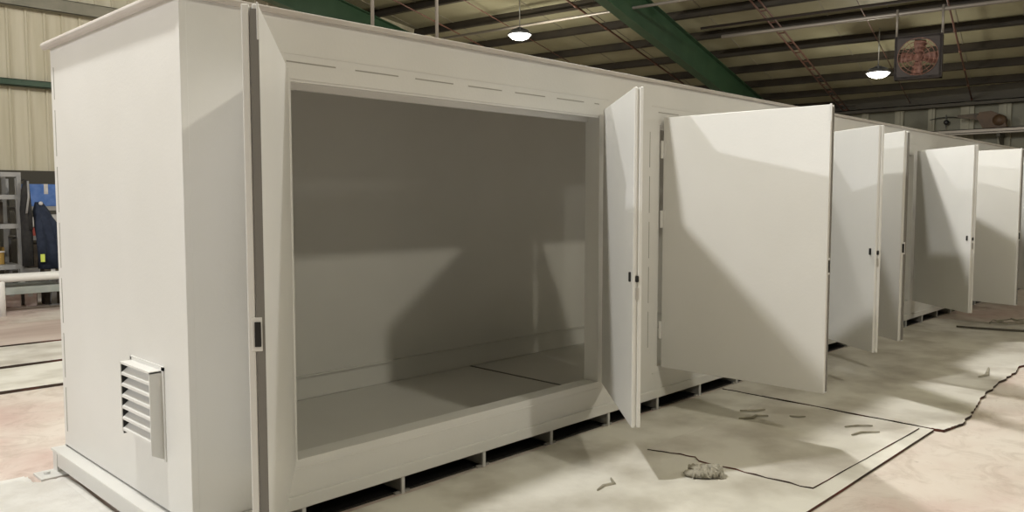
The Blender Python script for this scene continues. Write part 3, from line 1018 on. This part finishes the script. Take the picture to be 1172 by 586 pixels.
# right rack contents
carton('storage_carton', 4.10, 14.9, 1.50, 0.62, 0.45, 0.36, M['blue'], 'blue carton on the top shelf behind the navy jacket', 'carton')
for i, (dx, h, m, lab) in enumerate(((0, 0.16, 'whitepack', 'white pack on the shelf under the blue carton, left one'),
                                     (0.24, 0.20, 'whitepack', 'white pack on the shelf under the blue carton, right one'))):
    carton('storage_pack', 3.98 + dx, 14.9, 1.16, 0.22, 0.4, h, M[m], lab, 'pack')
carton('storage_pack', 4.02, 14.9, 1.02, 0.30, 0.4, 0.13, M['redpack'], 'red pack lying under the white packs', 'pack')
carton('storage_pack', 4.34, 14.9, 1.02, 0.28, 0.4, 0.12, M['whitepack'], 'white pack lying flat next to the red pack', 'pack')
carton('storage_carton', 4.12, 14.9, 0.50, 0.6, 0.45, 0.38, M['darkbin'], 'dark carton on the low shelf behind the navy jacket', 'carton')

# navy jacket hung from the rack's corner
def cloth_body(rows, seg=20, fold=0.02, ph=0.0):
    bm = bmesh.new()
    rings = []
    for (z, cx, cy, rx, ry) in rows:
        ring = []
        for k in range(seg):
            t = 2 * math.pi * k / seg
            f = 1 + fold * math.sin(5 * t + z * 7 + ph) + fold * 0.6 * math.sin(9 * t - z * 11)
            ring.append(bm.verts.new((cx + rx * math.cos(t) * f, cy + ry * math.sin(t) * f, z)))
        rings.append(ring)
    for a_, b_ in zip(rings, rings[1:]):
        for k in range(seg):
            bm.faces.new((a_[k], a_[(k + 1) % seg], b_[(k + 1) % seg], b_[k]))
    bm.faces.new(rings[0][::-1])
    bm.faces.new(rings[-1])
    return bm
carton('storage_carton', 3.86, 13.73, 0, 0.24, 0.22, 0.545, M['darkbin'], 'tall dark carton on the floor with the navy jacket draped over it', 'carton')
jk = empty('work_jacket', (3.775, 13.72, 0.45))
tag(jk, 'navy work jacket with a yellow-green tab piled up beside the grey rack', 'jacket')
obj('body', cloth_body([(0.10, 0.10, 0, 0.19, 0.13), (0.40, 0.09, 0, 0.18, 0.12), (0.75, 0.04, 0, 0.15, 0.11), (0.98, -0.02, 0, 0.11, 0.09), (1.12, -0.05, 0, 0.05, 0.05)], 26, 0.06), M['navy'], jk, True)
obj('sleeve', cloth_body([(0.18, 0.24, -0.08, 0.06, 0.05), (0.5, 0.20, -0.09, 0.065, 0.055), (0.8, 0.12, -0.06, 0.06, 0.05), (0.95, 0.05, -0.02, 0.04, 0.04)], 14, 0.05), M['navy'], jk, True)
obj('sleeve', cloth_body([(0.20, -0.05, -0.10, 0.06, 0.05), (0.5, -0.06, -0.10, 0.065, 0.055), (0.8, -0.07, -0.06, 0.055, 0.05), (0.98, -0.06, -0.02, 0.04, 0.04)], 14, 0.05, 1.0), M['navy'], jk, True)
bm = bmesh.new()
bx(bm, -0.095, -0.035, -0.158, -0.148, 0.21, 0.33, 0.003)
obj('reflective_tab', bm, M['hivis'], jk)
bm = bmesh.new()
bmesh.ops.create_uvsphere(bm, u_segments=10, v_segments=8, radius=0.03, matrix=Matrix.Translation((-0.04, -0.07, 1.10)))
obj('collar_tag', bm, M['whitepack'], jk, True)
dk = empty('work_coat', (3.555, 13.735, 0.45))
tag(dk, 'charcoal coat hanging between the rack post and the navy jacket', 'coat')
obj('body', cloth_body([(0.15, 0.0, 0, 0.075, 0.085), (0.6, 0.0, 0, 0.075, 0.085), (1.0, -0.01, 0, 0.065, 0.08), (1.3, 0.0, 0, 0.055, 0.06), (1.45, 0.02, 0, 0.03, 0.03)], 20, 0.08), M['darkcloth'], dk, True)
obj('sleeve', cloth_body([(0.7, 0.035, -0.07, 0.03, 0.035), (1.0, 0.03, -0.06, 0.032, 0.04), (1.28, 0.03, -0.02, 0.03, 0.035)], 12, 0.05), M['darkcloth'], dk, True)
bm = bmesh.new()
tube(bm, [(0.02, 0.0, 1.43), (0.0, 0.06, 1.46), (-0.018, 0.100, 1.45)], 0.008, 8)
obj('hanging_loop', bm, M['darkcloth'], dk, True)
obj('strap', cloth_body([(0.95, -0.02, -0.10, 0.015, 0.012), (1.2, 0.02, -0.085, 0.015, 0.012), (1.44, 0.03, -0.04, 0.015, 0.012)], 8, 0.0), M['rack'], dk, True)

# low steel stock rack in front, with the white pipe on top
st = empty('stock_rack', (3.2, 12.9, 0))
tag(st, 'low grey-green steel stock rack in front of the shelving', 'stock rack')
bm = bmesh.new()
bx(bm, -3.0, 1.6, -0.06, 0.06, 0.27, 0.37, 0.004)
obj('beam', bm, M['rackgreen'], st)
bm = bmesh.new()
bx(bm, -3.0, 1.6, 0.55, 0.67, 0.27, 0.37, 0.004)
obj('beam', bm, M['rackgreen'], st)
for x in (-2.6, -0.9, 0.62, 1.4):
    bm = bmesh.new()
    bx(bm, x - 0.04, x + 0.04, -0.05, 0.66, 0.37, 0.44, 0.004)
    obj('cross_arm', bm, M['rack'], st)
    for y in (0.0, 0.61):
        bm = bmesh.new()
        bx(bm, x - 0.035, x + 0.035, y - 0.035, y + 0.035, 0.0, 0.27)
        bx(bm, x - 0.07, x + 0.07, y - 0.06, y + 0.06, 0.0, 0.012)
        obj('leg', bm, M['rack'], st)
def long_pipe(x0, x1, y, z, r, m, label):
    bm = bmesh.new()
    n_ = 20
    tube(bm, [(x0, y, z), (x1, y, z)], r, n_, False)
    tube(bm, [(x0, y, z), (x1, y, z)], r * 0.86, n_, False)
    for xx in (x0, x1):
        bmesh.ops.holes_fill
    # annular ends
    for xx in (x0, x1):
        o_ = [bm.verts.new((xx, y + r * math.cos(2 * math.pi * k / n_), z + r * math.sin(2 * math.pi * k / n_))) for k in range(n_)]
        i_ = [bm.verts.new((xx, y + r * 0.86 * math.cos(2 * math.pi * k / n_), z + r * 0.86 * math.sin(2 * math.pi * k / n_))) for k in range(n_)]
        for k in range(n_):
            bm.faces.new((o_[k], o_[(k + 1) % n_], i_[(k + 1) % n_], i_[k]))
    o = obj('stock_pipe', bm, m, None, True, False)
    return tag(o, label, 'pipe')
long_pipe(0.6, 4.6, 12.90, 0.50 + 0.005, 0.062, M['whitepipe'], 'long white pipe lying along the front of the stock rack')
long_pipe(0.4, 4.5, 13.12, 0.475, 0.034, M['conduit'], 'thin grey pipe lying behind the white pipe on the stock rack')
long_pipe(0.5, 4.5, 13.28, 0.480, 0.038, M['redpipe'], 'rust-brown pipe lying at the back of the stock rack')
capx = empty('pipe_roll', (2.93, 12.70, 0.0))
tag(capx, 'short upright white roll standing before the stock rack at the left edge', 'roll')
bm = bmesh.new()
lathe(bm, [(0.02, 0.0), (0.06, 0.0), (0.06, 0.47), (0.055, 0.48), (0.02, 0.48)], 20)
obj('wrap', bm, M['whitepipe'], capx, True)
bm = bmesh.new()
lathe(bm, [(0.02, 0.0), (0.02, 0.485), (0.014, 0.485), (0.014, 0.0)], 14)
obj('core', bm, M['carton'], capx, True)
# cartons on the floor under the stock rack
carton('storage_carton', 3.28, 13.70, 0, 0.24, 0.2, 0.30, M['pinkcarton'], 'pale pink carton on the floor behind the stock rack, left one', 'carton', 0.1)
carton('storage_carton', 3.57, 13.72, 0, 0.16, 0.2, 0.26, M['pinkcarton'], 'narrow pale carton on the floor behind the stock rack, right one', 'carton', -0.3)
